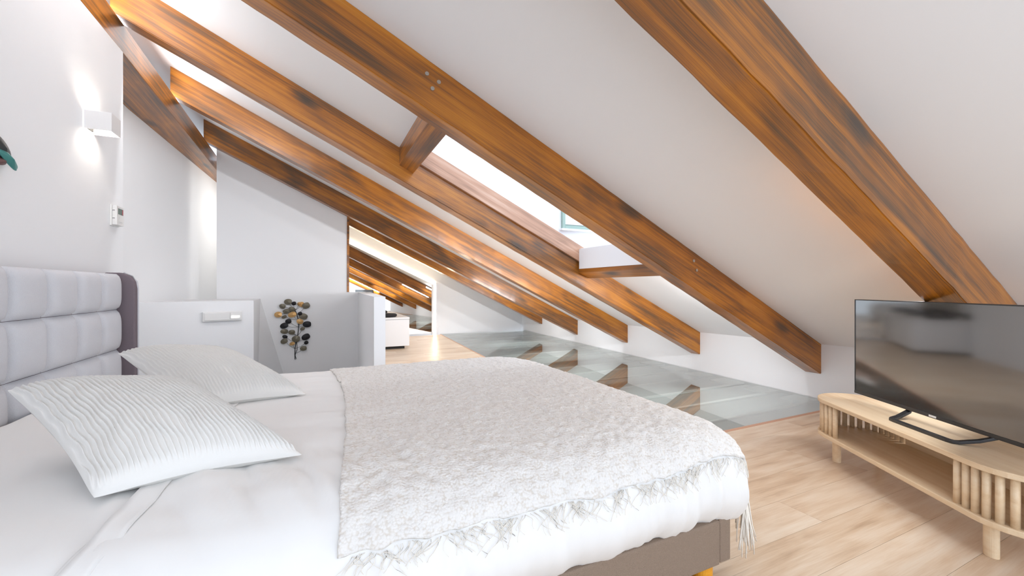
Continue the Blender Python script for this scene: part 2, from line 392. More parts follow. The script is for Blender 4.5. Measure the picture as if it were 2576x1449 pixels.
rafter(YR[3], 'stained rafter between the roof window and the rafter on the leaf wall', -1.262)
rafter(YR[4], 'stained rafter lying on the white wall with the leaf ornament', -1.293)
rafter(YR[5], 'farthest and thinnest stained rafter, before the gable wall', .25, z_drop=.16)

# added fill lights hidden behind the rafters, brightening the bays towards the knee wall
for i, (xa, xb, pw) in enumerate(((1.8, 3.2, 4.6), (2.6, 3.4, 6), (1.3, 3.3, 11), (2.7, 3.6, 6.5), (2.9, 3.7, 5))):
    yy = YR[i] + WID + .03; xm = (xa + xb) / 2
    area('rafter_fill', (xm, yy, ceil_z(xm, yy) - (.13 if i == 0 else .06)), (xm + .25, yy + .35, ceil_z(xm, yy) - 1.0), .03, xb - xa, pw * 1.15, (.94, .985, 1.04))
    o = sc.objects['rafter_fill' if i == 0 else 'rafter_fill.%03d' % i]
    o.rotation_euler = (Matrix.Rotation(math.atan(CB), 3, 'Y') @ Matrix.Rotation(math.radians(12 if i == 0 else 55), 3, 'X') @ Matrix.Rotation(math.radians(90), 3, 'Z')).to_euler()

for i, xa, xb, pw in ((1, -.9, .5, 1.6), (2, -1.0, -.1, 3.6), (3, -.9, .45, .2)):  # more added fill, behind the upper parts of three rafters
    yy = YR[i] + WID + .03; xm = (xa + xb) / 2
    o = area('rafter_fill_upper', (xm, yy, ceil_z(xm, yy) - .06), (0, 0, 0), .03, xb - xa, pw, (.94, .985, 1.04))
    o.rotation_euler = (Matrix.Rotation(math.atan(CB), 3, 'Y') @ Matrix.Rotation(math.radians(55), 3, 'X') @ Matrix.Rotation(math.radians(90), 3, 'Z')).to_euler()
# added fill light on top of the purlin, one per bay, washing the ceiling
for a, b_, pw in ((1.02, 2.18, 4.8), (2.40, 3.55, 4.8), (3.77, 4.93, 2.6), (5.15, 6.37, .5)):
    ym = (a + b_) / 2; area('purlin_fill', (-1.30, ym, 2.84), (.2, ym, 2.95), b_ - a, .05, pw, (.94, .985, 1.04))

# purlin carrying the rafters on the left
pv = []
o = mesh('purlin', *box_vf((0, -.30, 0), (8.15, .02, .20)), M_beam, None, (-1.165, -.45, 2.6), (0, 0, math.radians(90) + math.atan(.012)), bevel=.006)
# local X runs along the room; +Y local points to -X of the room
o.data.transform(Matrix.Scale(-1, 4, (0, 1, 0))); o.data.flip_normals()
tag(o, 'thick stained purlin above the white bedroom wall, under the rafter ends', 'beam')

# ------------------------------------------------------------------ roof window between rafters 1 and 2
def slope_box(name, x0, x1, y0, y1, dz0, dz1, mat, label, cat, group=None):
    """box between two rafters, top/bottom follow the slope, local X across"""
    c = Vector(((x0 + x1) / 2, y0, ceil_z((x0 + x1) / 2, y0)))
    P = [(x0, dz0), (x1, dz0), (x1, dz1), (x0, dz1)]
    V = [(0, -(x - c.x), ceil_z(x, y0) + dz - c.z) for x, dz in P] + [(y1 - y0, -(x - c.x), ceil_z(x, y0) + dz - c.z) for x, dz in P]
    F = [(0,1,2,3),(7,6,5,4),(0,1,5,4),(1,2,6,5),(2,3,7,6),(3,0,4,7)]
    o = mesh(name, V, F, mat, None, c, (0, 0, math.radians(90)), bevel=.004)
    return tag(o, label, cat, group)
slope_box('trimmer_beam', .632, HX0, HY0 - .002, HY1 + .004, -.145, .02, M_beam, 'short stained trimmer beam at the upper end of the roof window', 'beam', 'roof window trimmers')
slope_box('trimmer_beam', HX1, 2.56, HY0 - .002, HY1 + .004, -.150, .02, M_beam, 'short stained trimmer beam at the lower end of the roof window', 'beam', 'roof window trimmers')
wn = empty('window_1', (1.6, 3.0, 1.7)); tag(wn, 'roof window shaft with white lining and a small framed casement', 'window', kind='structure')
def wpart(o, label=None):
    o.location = o.location - wn.location if o.parent is None else o.location
    o.parent = wn
    if label: o['label'] = label
    return o
ang = math.atan(CB)
# stained lining board on the far side, proud of the rafter; skylight glare painted in
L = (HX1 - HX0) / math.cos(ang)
o = mesh('lining_board', *box_vf((0, 0, 0), (L, .03, .15)), M_glare_wood, None, (HX0, HY1 - .030, ceil_z(HX0, HY1) - .045), (0, ang, 0), bevel=.003); wpart(o)
SX1 = 3.1
def shaft(name, pts_xz, y0, y1, mat=M_lining):
    return wpart(extrude_xz(name, pts_xz, y0, y1, mat))
wx0, wx1, wz0, wz1 = 2.235, 2.85, 1.60, 2.35
up = .095; ht = 2.9
yf = HY1 + .012
for P in ([(HX0 - .02, ceil_z(HX0) + up), (wx0, ceil_z(wx0) + up), (wx0, ht), (HX0 - .02, ht)],
          [(wx0, ceil_z(wx0) + up), (wx1, ceil_z(wx1) + up), (wx1, wz0), (wx0, wz0)],
          [(wx0, wz1), (wx1, wz1), (wx1, ht), (wx0, ht)],
          [(wx1, ceil_z(wx1) + up), (SX1, ceil_z(SX1) + up), (SX1, ht), (wx1, ht)]):
    shaft('shaft_wall', P, yf, yf + .05)
wpart(box('shaft_wall', (HX0 - .05, HY0 - .05, ceil_z(HX0) + .02), (HX0 - .005, HY1 + .06, ceil_z(HX0) + .3), M_lining))
wpart(box('shaft_wall', (SX1, HY0 - .05, ceil_z(SX1) + .02), (SX1 + .05, HY1 + .06, ceil_z(SX1) + .3), M_lining))
shaft('shaft_wall', [(HX0 - .05, ceil_z(HX0) + .02), (SX1, ceil_z(SX1) + .02), (SX1, ceil_z(SX1) + .2), (HX0 - .05, ceil_z(HX0) + .2)], HY0 - .05, HY0 - .005)
# lining board above the lower trimmer
o = mesh('sill_board', *box_vf((HX1 - .016, HY0, 0), (HX1 - .001, HY1 - .031, .20)), M_lining, None, (0, 0, ceil_z(HX1) - .10)); wpart(o)
# casement frame and pane in the far shaft wall
fw_ = .035
for a, b_ in (((wx0, wz0), (wx0 + fw_, wz1)), ((wx1 - fw_, wz0), (wx1, wz1)), ((wx0 + fw_, wz0), (wx1 - fw_, wz0 + fw_)), ((wx0 + fw_, wz1 - fw_), (wx1 - fw_, wz1))):
    wpart(box('casement_frame', (a[0], yf - .03, a[1]), (b_[0], yf + .05, b_[1]), M_green, bevel=.004))
f2 = .03; ax0, ax1, az0, az1 = wx0 + fw_ + .008, wx1 - fw_ - .008, wz0 + fw_ + .008, wz1 - fw_ - .008
for a, b_ in (((ax0, az0), (ax0 + f2, az1)), ((ax1 - f2, az0), (ax1, az1)), ((ax0 + f2, az0), (ax1 - f2, az0 + f2)), ((ax0 + f2, az1 - f2), (ax1 - f2, az1))):
    wpart(box('casement_sash', (a[0], yf - .012, a[1]), (b_[0], yf + .04, b_[1]), M_lining, bevel=.004))
wpart(box('pane', (ax0 + f2, yf + .012, az0 + f2), (ax1 - f2, yf + .020, az1 - f2), M_winglass))
wpart(box('window_ledge', (wx0 - .02, yf - .05, wz0 - .022), (wx1 + .02, yf + .0, wz0 - .001), M_lining, bevel=.004))

# ------------------------------------------------------------------ parapets round the stairs
pts = [(-1.60, 4.78), (-.602, 5.13), (-.680, W2), (-1.50, W2)]
hb = .868
V = [(-1.60, 4.78, -1.4), (-.602, 5.13, -1.4), (-.10, W2, -1.4), (-1.5, W2, -1.4),
     (-1.60, 4.78, hb), (-.602, 5.13, hb), (-.691, W2, hb - .012), (-1.5, W2, hb - .012)]
tag(mesh('wall_parapet', V, [(0,3,2,1),(4,5,6,7),(0,1,5,4),(1,2,6),(1,6,5),(2,3,7,6),(3,0,4,7)], M_wall), 'low white parapet beside the stairs, behind the headboard', 'parapet', kind='structure')
pts = [(.377, 3.17), (.462, 3.20), (.765, 6.9), (.60, 6.9), (.55, W2 - .02)]
tag(prism('wall_balustrade', pts, -1.4, .935, M_wall), 'narrow white parapet running from the bed to the alcove', 'parapet', kind='structure')
o = extrude_xz('post', [(.402, .941), (.432, .941), (.432, zt(.432)), (.402, zt(.402))], W2 - .012, W2 + .15, M_beam)
tag(o, 'thin stained post at the end of the leaf wall', 'post')

# emergency light on the left parapet
dirv = Vector((.998, .35, 0)).normalized(); rz = math.atan2(dirv.y, dirv.x)
em = empty('emergency_light', (-.86, 5.036, .716), rz); tag(em, 'white emergency light with a lit window on the low parapet', 'light')
box('housing', (-.165, -.028, -.048), (.165, 0, .048), M_white, em, bevel=.008)
box('cover_panel', (-.150, -.034, -.036), (.055, -.0285, .036), M_white, em, bevel=.003)
box('lens_window', (.062, -.034, -.034), (.150, -.0285, .034), M_white, em, bevel=.003)
box('lit_strip', (.070, -.0365, -.016), (.140, -.0342, .002), M_lit, em)

# ------------------------------------------------------------------ far alcove: mirror with LED border, cabinet, cushions
mi = empty('mirror', (1.3, fy(1.3), 0), math.atan((FR[1] - FL[1]) / (FR[0] - FL[0]))); tag(mi, 'sloping-top wall mirror outlined by warm LED strips', 'mirror')
mx0, mx1, mzb = -.9, .93, .03
ztop = lambda x: 1.535 - .467 * (x)
extrude_xz('glass_sheet', [(mx0, mzb), (mx1, mzb), (mx1, ztop(mx1)), (mx0, ztop(mx0))], -.02, -.004, M_mirror, mi)
def led(name, P): tag(extrude_xz(name, P, -.034, -.004, M_led, mi), 'glowing warm LED strip')
led('led_strip', [(mx0, ztop(mx0) - .006), (mx1 + .03, ztop(mx1 + .03) - .006), (mx1 + .03, ztop(mx1 + .03) + .034), (mx0, ztop(mx0) + .034)])
led('led_strip', [(mx1 + .052, .0), (mx1 + .092, .0), (mx1 + .092, ztop(mx1 + .09)), (mx1 + .052, ztop(mx1 + .052))])
extrude_xz('frame_post', [(mx1 + .002, .0), (mx1 + .05, .0), (mx1 + .05, ztop(mx1 + .05)), (mx1 + .002, ztop(mx1))], -.03, -.004, M_lining, mi)
extrude_xz('frame_post', [(mx1 + .095, .0), (mx1 + .15, .0), (mx1 + .15, ztop(mx1 + .09) + .04), (mx1 + .095, ztop(mx1 + .09) + .04)], -.034, -.004, M_lining, mi)

cb = empty('cabinet', (.85, 7.8, 0)); tag(cb, 'long low white drawer cabinet beside the mirror', 'cabinet')
def cp(name, a, b_, mat, bevel=.004): return box(name, (a[0] - .85, a[1] - 7.8, a[2]), (b_[0] - .85, b_[1] - 7.8, b_[2]), mat, cb, bevel)
cp('carcass', (.26, 6.97, .045), (1.375, 8.66, .485), M_cab)
cp('top_board', (.25, 6.95, .486), (1.39, 8.67, .520), M_cab, .006)
cp('drawer_front', (.27, 6.952, .05), (.83, 6.969, .478), M_cab, .003)
cp('drawer_front', (.836, 6.952, .05), (1.385, 6.969, .478), M_cab, .003)
for k in range(3): cp('drawer_front', (1.376, 7.0 + k * .55, .05), (1.389, 7.54 + k * .55, .478), M_cab, .003)
cp('plinth', (.30, 7.02, .0), (1.32, 8.6, .044), M_dark, 0)
def cushion(name, x, y, r, label):
    V = []; F = []; n = 28; prof = [(0, .0), (.86, .0), (.97, .012), (1.0, .028), (.97, .044), (.86, .055), (.5, .060), (0, .061)]
    for pr, z in prof[1:-1]:
        V += [(pr * r * math.cos(2*math.pi*k/n), pr * r * math.sin(2*math.pi*k/n), z) for k in range(n)]
    m_ = len(prof) - 2
    for i in range(m_ - 1):
        for k in range(n): F.append((i*n + k, i*n + (k+1) % n, (i+1)*n + (k+1) % n, (i+1)*n + k))
    F += [tuple(range(n))[::-1], tuple((m_ - 1) * n + k for k in range(n))]
    return tag(mesh(name, V, F, M_cush, None, (x, y, .5202), None, True), label, 'cushion', 'round black seat cushions')
cushion('seat_cushion', 1.04, 7.16, .18, 'round black seat cushion at the near end of the white cabinet')
cushion('seat_cushion', .60, 7.16, .18, 'round black seat cushion beside the alcove wall on the cabinet')
cushion('seat_cushion', .60, 8.2, .18, 'round black seat cushion at the mirror end of the cabinet')
cushion('seat_cushion', 1.04, 8.2, .18, 'round black seat cushion on the cabinet corner by the mirror')

# ------------------------------------------------------------------ leaf ornaments
def leaf_mesh(rx, rz_, kind):
    """heart-round leaf in local XZ, folded along the middle and slightly domed"""
    n = 22; V = [(0, -.012 - (.008 if kind != 'g' else .014), 0)]; 
    for k in range(n):
        t = 2 * math.pi * k / n
        r = 1 - .16 * max(0, math.cos(t)) ** 8 + .05 * math.cos(2 * t) - .06 * math.sin(t) ** 2
        r *= 1.13
        V.append((rx * r * math.cos(t), -.004 * abs(math.sin(t)), rz_ * r * math.sin(t)))
    V += [(v[0], v[1] + .003, v[2]) for v in V]
    m_ = n + 1
    F = [(0, 1 + (k+1) % n, 1 + k) for k in range(n)] + [(m_, m_ + 1 + k, m_ + 1 + (k+1) % n) for k in range(n)]
    F += [(1 + k, 1 + (k+1) % n, m_ + 1 + (k+1) % n, m_ + 1 + k) for k in range(n)]
    return V, F
LEAVES = [(-.356,.808,.045,.04,'o'),(-.424,.748,.036,.034,'o'),(-.286,.787,.027,.026,'b'),(-.191,.77,.03,.036,'g'),(-.222,.778,.02,.026,'g'),(-.132,.754,.045,.043,'o'),(-.308,.703,.04,.034,'o'),(-.377,.678,.039,.034,'o'),
 (-.475,.636,.043,.039,'g'),(-.404,.602,.03,.022,'o'),(-.305,.631,.049,.038,'g'),(-.21,.643,.026,.026,'b'),(-.168,.602,.051,.042,'o'),(-.353,.54,.035,.034,'b'),(-.21,.532,.04,.035,'g'),(-.404,.481,.047,.039,'b'),
 (-.121,.49,.049,.043,'b'),(-.179,.431,.028,.024,'o'),(-.402,.401,.043,.033,'o'),(-.311,.387,.038,.034,'o'),(-.136,.315,.051,.043,'b'),(-.395,.326,.03,.025,'b'),(-.259,.293,.048,.043,'o'),(-.404,.269,.041,.036,'o'),
 (-.306,.227,.032,.024,'g'),(-.132,.233,.026,.025,'b'),(-.167,.155,.04,.033,'o')]
orn = empty('leaf_ornament', (-.27, W2 - .001, .42)); tag(orn, 'metal branch ornament with olive, gold and black leaves on the landing wall', 'wall ornament')
stem1 = [(-.274,.005),(-.275,.085),(-.274,.153),(-.262,.242),(-.241,.337),(-.228,.454),(-.237,.557),(-.25,.633),(-.274,.689),(-.29,.72)]
stem2 = [(-.256,.011),(-.271,.05),(-.269,.084),(-.247,.145),(-.25,.214),(-.256,.241)]
def ornp(p, d=.014): return (p[0] + .27, -d, p[1] - .42)
for s, r in ((stem1, .0052), (stem2, .0034)):
    V, F = tube_vf([ornp(p) for p in s], r, 6); mesh('stem', V, F, M_stem, orn, smooth=True)
for i, (x, z, rx, rz_, k) in enumerate(LEAVES):
    # twig from the stem
    st = min(stem1, key=lambda p: (p[0] - x) ** 2 + (p[1] - (z - .06)) ** 2)
    mid = ((st[0] + x) / 2, (st[1] + z) / 2 - .012)
    V, F = tube_vf([ornp(st), ornp(mid), ornp((x, z), .012)], .0021, 5); mesh('twig', V, F, M_stem, orn, smooth=True)
    a = math.atan2(z - st[1], x - st[0]); V, F = leaf_mesh(rx, rz_, k)
    mesh('leaf', V, F, {'o': M_olive, 'g': M_gold, 'b': M_blk}[k], orn, loc=ornp((x, z), .020 + .006 * (i % 3)), rot=(math.radians(random.uniform(-8, 8)), random.uniform(-.5, .5), math.radians(random.uniform(-10, 10))))
orn2 = empty('leaf_ornament', (XW + .001, 2.25, 1.5), math.radians(90)); tag(orn2, 'metal leaf ornament with a teal and a slate leaf, cut by the left edge', 'wall ornament')
def l2(y, z, rx, rz_, mat, tilt, d):
    V, F = leaf_mesh(rx, rz_, 'o')
    mesh('leaf', V, F, mat, orn2, loc=(y - 2.25, -d, z - 1.5), rot=(0, tilt, 0))
l2(2.405, 1.567, .066, .036, M_slate, .55, .030); l2(2.437, 1.532, .064, .021, M_teal, .45, .036); l2(2.41, 1.515, .038, .016, M_maroon, -.25, .026)
l2(2.27, 1.62, .05, .036, M_teal, -.4, .03); l2(2.22, 1.50, .05, .03, M_slate, .3, .03)
V, F = tube_vf([(2.12 - 2.25, -.012, 1.28 - 1.5), (2.2 - 2.25, -.012, 1.42 - 1.5), (2.30 - 2.25, -.014, 1.5 - 1.5), (2.40 - 2.25, -.016, 1.54 - 1.5)], .005, 6); mesh('stem', V, F, M_stem, orn2, smooth=True)

# ------------------------------------------------------------------ wall lamp and thermostat
lx0, lx1, ly0, ly1, lz0, lz1 = XW, -1.067, 3.144, 3.268, 1.901, 2.006
lp = empty('wall_lamp', (XW, 3.206, 1.953)); tag(lp, 'white cube wall lamp throwing light up and down', 'wall lamp')
def lpb(name, a, b_, mat, bevel=.0015): return box(name, (a[0] - XW, a[1] - 3.206, a[2] - 1.953), (b_[0] - XW, b_[1] - 3.206, b_[2] - 1.953), mat, lp, bevel)
t = .004
lpb('side_panel', (lx0 + .004, ly0, lz0), (lx1, ly0 + t, lz1), M_lampw)
lpb('side_panel', (lx0 + .004, ly1 - t, lz0), (lx1, ly1, lz1), M_lampw)
lpb('front_panel', (lx1 - t, ly0 + t, lz0), (lx1, ly1 - t, lz1), M_lampw)
lpb('wall_plate', (lx0 + .0005, ly0 + .012, lz0 + .012), (lx0 + .004, ly1 - .012, lz1 - .012), M_dark)
lpb('led_module', (lx0 + .04, ly0 + .035, 1.946), (lx1 - .02, ly1 - .035, 1.960), M_bulb)
for dz, rx in ((-.035, math.pi), (.035, 0)):
    l = bpy.data.lights.new('wall_lamp_beam', 'SPOT'); l.energy = .55; l.spot_size = math.radians(130); l.spot_blend = .35; l.shadow_soft_size = .006; l.color = (1, .88, .76)
    o = bpy.data.objects.new('wall_lamp_beam', l); C.objects.link(o); o.parent = lp; o.location = (.075, 0, dz * 1.0); o.rotation_euler = (rx, 0, 0)
th = empty('thermostat', (XW, 3.531, 1.466)); tag(th, 'white room thermostat with a small grey screen by the wall corner', 'thermostat')
box('back_plate', (.0005, -.057, -.067), (.012, .057, .067), M_white, th, bevel=.002)
box('housing', (.0122, -.055, -.062), (.036, .054, .062), M_white, th, bevel=.004)
box('screen', (.0362, -.036, .008), (.0372, .038, .046), M_lcd, th)
box('screen_mark', (.0374, .020, .010), (.0378, .036, .044), M_lcdred, th)
box('button', (.0362, -.026, -.04), (.0380, .026, -.008), M_white, th, bevel=.0008)
for zz in (-.022, .028): box('vent_slot', (.014, -.0556, zz), (.026, -.0546, zz + .003), M_dark, th)

# ------------------------------------------------------------------ bed
bed = empty('bed', (.1, 2.05, 0)); tag(bed, 'upholstered bed with tufted grey headboard and taupe frame', 'bed')
B0 = Vector((.1, 2.05, 0))
def bb(name, a, b_, mat, bevel=.006, seg=2): return box(name, Vector(a) - B0, Vector(b_) - B0, mat, bed, bevel, seg=seg, smooth=False)
FX, FYN, FYF = 1.27, .961, 3.13
# frame rails
bb('side_rail', (-1.08, FYN, .078), (FX - .055, FYN + .05, .226), M_frame, .008, 3)
bb('foot_rail', (FX - .053, FYN + .002, .080), (FX, FYF - .002, .228), M_frame, .008, 3)
bb('side_rail', (-1.08, FYF - .05, .078), (FX - .055, FYF, .226), M_frame, .008, 3)
bb('slat_base', (-1.05, FYN + .06, .15), (FX - .06, FYF - .06, .20), M_dark, 0)
for x, y_ in ((1.185, FYN + .045), (1.185, FYF - .1), (-.9, FYN + .085), (-.9, FYF - .1)):
    cyl('leg', .032, 0, .082, M_legwood, bed, loc=(x - B0.x, y_ - B0.y, 0), seg=24)
# headboard
HB0, HB1, HZ = 1.02, 3.36, 1.095
hbd = bb('headboard', (XW + .012, HB0 - .045, .08), (-1.118, HB1 + .03, HZ - .012), M_wing, .012, 3)
def puff(wy, hz, d, n=14):
    """a padded panel in local YZ, bulging along +X"""
    V = []; F = []
    for i in range(n + 1):
        for j in range(n + 1):
            a, b_ = i / n * 2 - 1, j / n * 2 - 1
            h = ((1 - abs(a) ** 4) * (1 - abs(b_) ** 4)) ** .5
            V.append((d * h, a * wy / 2, b_ * hz / 2))
    for i in range(n):
        for j in range(n): F.append((i*(n+1)+j, (i+1)*(n+1)+j, (i+1)*(n+1)+j+1, i*(n+1)+j+1))
    V2 = len(V)
    V += [(-.02, -wy/2, -hz/2), (-.02, wy/2, -hz/2), (-.02, wy/2, hz/2), (-.02, -wy/2, hz/2)]
    F += [(V2, V2+1, V2+2, V2+3)]
    return V, F
cols = 9; cw = (HB1 - HB0) / cols
rows = [(HZ - .008, .866), (.866, .62), (.62, .39), (.39, .18)]
for (zt_, zb_) in rows:
    V, F = puff(cw - .002, zt_ - zb_ - .002, .042); first = None
    for c in range(cols):
        loc = Vector((-1.117, HB0 + cw * (c + .5), (zt_ + zb_) / 2)) - B0
        if first is None: first = mesh('headboard_panel', V, F, M_head, hbd, loc=loc, smooth=True); 
        else: link('headboard_panel', first.data, M_head, hbd, loc=loc)
def wing(y0, y1):
    pts = [(XW + .015, .08), (-1.035, .08), (-1.03, .3), (-1.03, HZ - .10), (-1.036, HZ - .055), (-1.058, HZ - .02), (-1.10, HZ), (XW + .015, HZ)]
    o = extrude_xz('headboard_wing', [(p[0] - B0.x, p[1] - B0.z) for p in pts], y0 - B0.y, y1 - B0.y, M_wing, bed, bevel=.008)
    # lighter piping along the front edge
    V, F = tube_vf([(p[0] - B0.x + .001, (y1 if y0 > 2 else y0) - B0.y, p[1]) for p in pts[1:-1]], .0055, 6)
    tag(mesh('piping', V, F, M_head, o, smooth=True), 'light grey piping')
wing(HB1 + .002, HB1 + .05); wing(HB0 - .05, HB0 - .002)

# mattress / sheets / throw share one draped surface
YC = 2.05
def prof(t, pts):
    for (a, v), (b_, w_) in zip(pts, pts[1:]):
        if t <= b_:
            k = (t - a) / (b_ - a); k = k * k * (3 - 2 * k) if False else k
            return tuple(v[i] + (w_[i] - v[i]) * k for i in range(len(v)))
    return pts[-1][1]
def smooth_prof(pts, n=6):
    return pts
NEAR = [(-.46, (.985, -.300)), (-.40, (.950, -.262)), (-.33, (.922, -.212)), (-.26, (.918, -.160)), (-.19, (.934, -.105)), (-.12, (.968, -.058)), (-.05, (1.03, -.022)), (.06, (1.13, -.004)), (.25, (1.32, .0)),
        (1.30, (2.35, -.002)), (1.50, (2.55, -.010)), (1.70, (2.74, -.028)), (1.88, (2.91, -.060)), (2.02, (3.03, -.11)), (2.12, (3.09, -.18)), (2.24, (3.10, -.30))]
FOOT = [(-1.4, (-1.4, 0)), (1.08, (1.08, 0)), (1.18, (1.18, -.003)), (1.28, (1.275, -.014)), (1.36, (1.34, -.042)), (1.44, (1.385, -.100)), (1.52, (1.40, -.165)), (1.60, (1.390, -.23)), (1.68, (1.365, -.30))]
def cr_eval(P, t):
    """Catmull-Rom through the table"""
    t = max(P[0][0], min(P[-1][0], t))
    for i in range(len(P) - 1):
        if t <= P[i+1][0]: break
    p1, p2 = P[i], P[i+1]; p0 = P[max(i-1, 0)]; p3 = P[min(i+2, len(P)-1)]
    h = p2[0] - p1[0]; s = (t - p1[0]) / h if h else 0; out = []
    for k in range(2):
        m1 = (p2[1][k] - p0[1][k]) / max(p2[0] - p0[0], 1e-6) * h
        m2 = (p3[1][k] - p1[1][k]) / max(p3[0] - p1[0], 1e-6) * h
        out.append((2*s**3-3*s**2+1)*p1[1][k] + (s**3-2*s**2+s)*m1 + (-2*s**3+3*s**2)*p2[1][k] + (s**3-s**2)*m2)
    return out
ZT = .522
def fbm(x, y_, z=0, o=3):
    return noise.fractal(Vector((x, y_, z)), 1.0, 2.0, o)
def surf(a, b_, wr=1.0):
    yb, db = cr_eval(NEAR, b_); xa, da = cr_eval(FOOT, a)
    head = max(0, min(1, (-.45 - a) / .6)); ztop = ZT - .030 * head * head * (3 - 2 * head)
    ca, cb_ = min(1, -da / .15), min(1, -db / .15)
    x = xa - .10 * max(0, ca) * max(0, cb_); y_ = yb + (.09 if b_ < 1 else -.09) * max(0, ca) * max(0, cb_)
    z = ztop + max(da + db, -.31)
    if wr:
        side = max(0, min(1, (-db - .05) / .12)) if b_ < 1 else 0
        # hanging pleats of the near side
        pl = fbm(a * 6.5 + 1.2 * db, 3.1, .3) * .5 + (.5 - abs(fbm(a * 10 + 2.5 * db, 9.0, 1.0)) * 1.6) * .5
        y_ -= side * .030 * pl * wr
        z += side * .008 * fbm(a * 9, 5, 2) * wr
        # soft folds on top, running away from the pillows
        tp = (1 - side) * max(0, 1 - max(0, -da) / .05)
        dist = math.exp(-((a + .05) / .45) ** 2)
        z += tp * wr * (.006 * fbm(a * 2.2 - b_ * .8, b_ * 5.5 + a * 1.0, 4.2) * (.35 + dist) + .0016 * fbm(a * 6, b_ * 11, 7))
        e_ = math.exp(-((b_ - .12) / .22) ** 2) * math.exp(-((a + .12) / .5) ** 2)
        z += e_ * .034 * (abs(fbm(a * 8 + b_ * 2.5, b_ * 1.4, 8)) - .2) * wr
        x += .010 * max(0, ca) * fbm(b_ * 7, .5, 3) * wr
    return Vector((x, y_, z))
def drape(name, a0, a1, b0, b1, na, nb, off, mat, parent=None, a_edge=None, bfun=None, thick=.004):
    P = []
    for i in range(na + 1):
        for j in range(nb + 1):
            b_ = b0 + (b1 - b0) * j / nb
            lo = a_edge(b_) if a_edge else a0
            a = lo + (a1 - lo) * i / na
            if bfun: b_ = bfun(a, b_, j / nb)
            e = .01
            p = surf(a, b_); n_ = (surf(a + e, b_, 0) - surf(a - e, b_, 0)).cross(surf(a, b_ + e, 0) - surf(a, b_ - e, 0))
            n_ = n_.normalized() if n_.length > 1e-9 else Vector((0, 0, 1))
            o_ = off(a, b_, i / na, j / nb) if callable(off) else off
            P.append(p + n_ * o_)
    F = [(i*(nb+1)+j, (i+1)*(nb+1)+j, (i+1)*(nb+1)+j+1, i*(nb+1)+j+1) for i in range(na) for j in range(nb)]
    me = bpy.data.meshes.new(name); me.from_pydata(P, [], F); me.update()
    o = link(name, me, mat, parent, smooth=True)
    if thick:
        md = o.modifiers.new('cloth', 'SOLIDIFY'); md.thickness = thick; md.offset = -1
    return o
mt = drape('mattress', -1.06, 1.68, -.46, 2.24, 110, 130, -.006, M_sheet2, thick=0)
tag(mt, 'thick mattress in a fitted white sheet on the taupe bed frame', 'mattress')
def hem_a(b_):
    return -.40 + .05 * b_ + .012 * math.sin(b_ * 7) + (.16 * b_ if b_ < 0 else 0)
fs = drape('bed_sheet', -.40, 1.68, -.46, 2.24, 190, 210, lambda a, b_, u, v: .002 + .004 * (1 if u > .012 else 0), M_sheet, a_edge=hem_a, thick=.003)
tag(fs, 'white flat sheet tucked over the mattress under the cream throw', 'bed sheet')
hm = drape('hem_band', 0, 0, -.42, 2.2, 4, 210, lambda a, b_, u, v: .0085, M_sheet, fs, a_edge=None, thick=.002)
# reposition the hem band along the sheet edge
me = hm.data; k = 0
for i in range(5):
    for j in range(211):
        b_ = -.42 + 2.62 * j / 210; a = hem_a(b_) + .006 + .052 * i / 4
        p = surf(a, b_); me.vertices[k].co = p + Vector((0, 0, .0095)) + (Vector((0, -.0095, -.006)) if b_ < .0 else Vector()); k += 1
me.update()

# throw blanket
def th_edge(b_):
    return .075 + .035 * math.exp(-((b_ - .95) / .5) ** 2) - .07 * max(0, .35 - b_) + .006 * fbm(b_ * 9, 1, 1)
def th_b(a, b_, v):
    # wavy near hem
    lift = .03 * fbm(a * 2.0, 2, 5) + .012 * fbm(a * 7, 3, 5)
    return b_ + (1 - v) ** 3 * lift
def th_off(a, b_, u, v):
    return .014 + .005 * fbm(a * 30, b_ * 30, 2.5, 2) + .003 * fbm(a * 70, b_ * 70, 1.5, 1)
TB = -.165
tw = drape('throw_blanket', .08, 1.56, TB, 2.02, 260, 260, th_off, M_throw, a_edge=th_edge, bfun=th_b, thick=.008)
tag(tw, 'cream woven throw with a fringed hem over the foot of the bed', 'blanket')
V = []; F = []
rf = random.Random(3)
def strand(p0, d, ln, r, wob):
    P = [Vector(p0)]; cur = Vector(p0); dr = Vector(d)
    for s in range(5):
        dr = (dr + Vector((rf.uniform(-wob, wob), rf.uniform(-wob, wob) * .3, rf.uniform(-wob, wob) * .4))).normalized()
        cur = cur + dr * ln / 5; P.append(cur.copy())
    tube_vf(P, r, 4, V, F, .6)
def side_pt(a, dz):
    """point on the near side, dz below the throw hem"""
    b_ = th_b(a, TB, 0); p = surf(a, b_); return p
a = .06
while a < 1.46:
    b_ = th_b(a, TB, 0); cl = rf.gauss(0, .35)
    for s in range(rf.choice((1, 2, 3, 4, 5))):
        aa = a + rf.uniform(-.01, .01); ln = rf.uniform(.025, .075); lean = cl + rf.gauss(0, .3)
        P = []
        for q in range(6):
            f = q / 5; bb_ = b_ - f * ln; p = surf(min(aa + lean * f * ln * 1.4 + .008 * math.sin(f * 5 + s), 1.56), bb_, 1)
            P.append(p + Vector((0, -.010 - .004 * rf.random(), 0)))
        tube_vf(P, rf.uniform(.0006, .0011), 4, V, F, .6)
    a += rf.uniform(.007, .022)
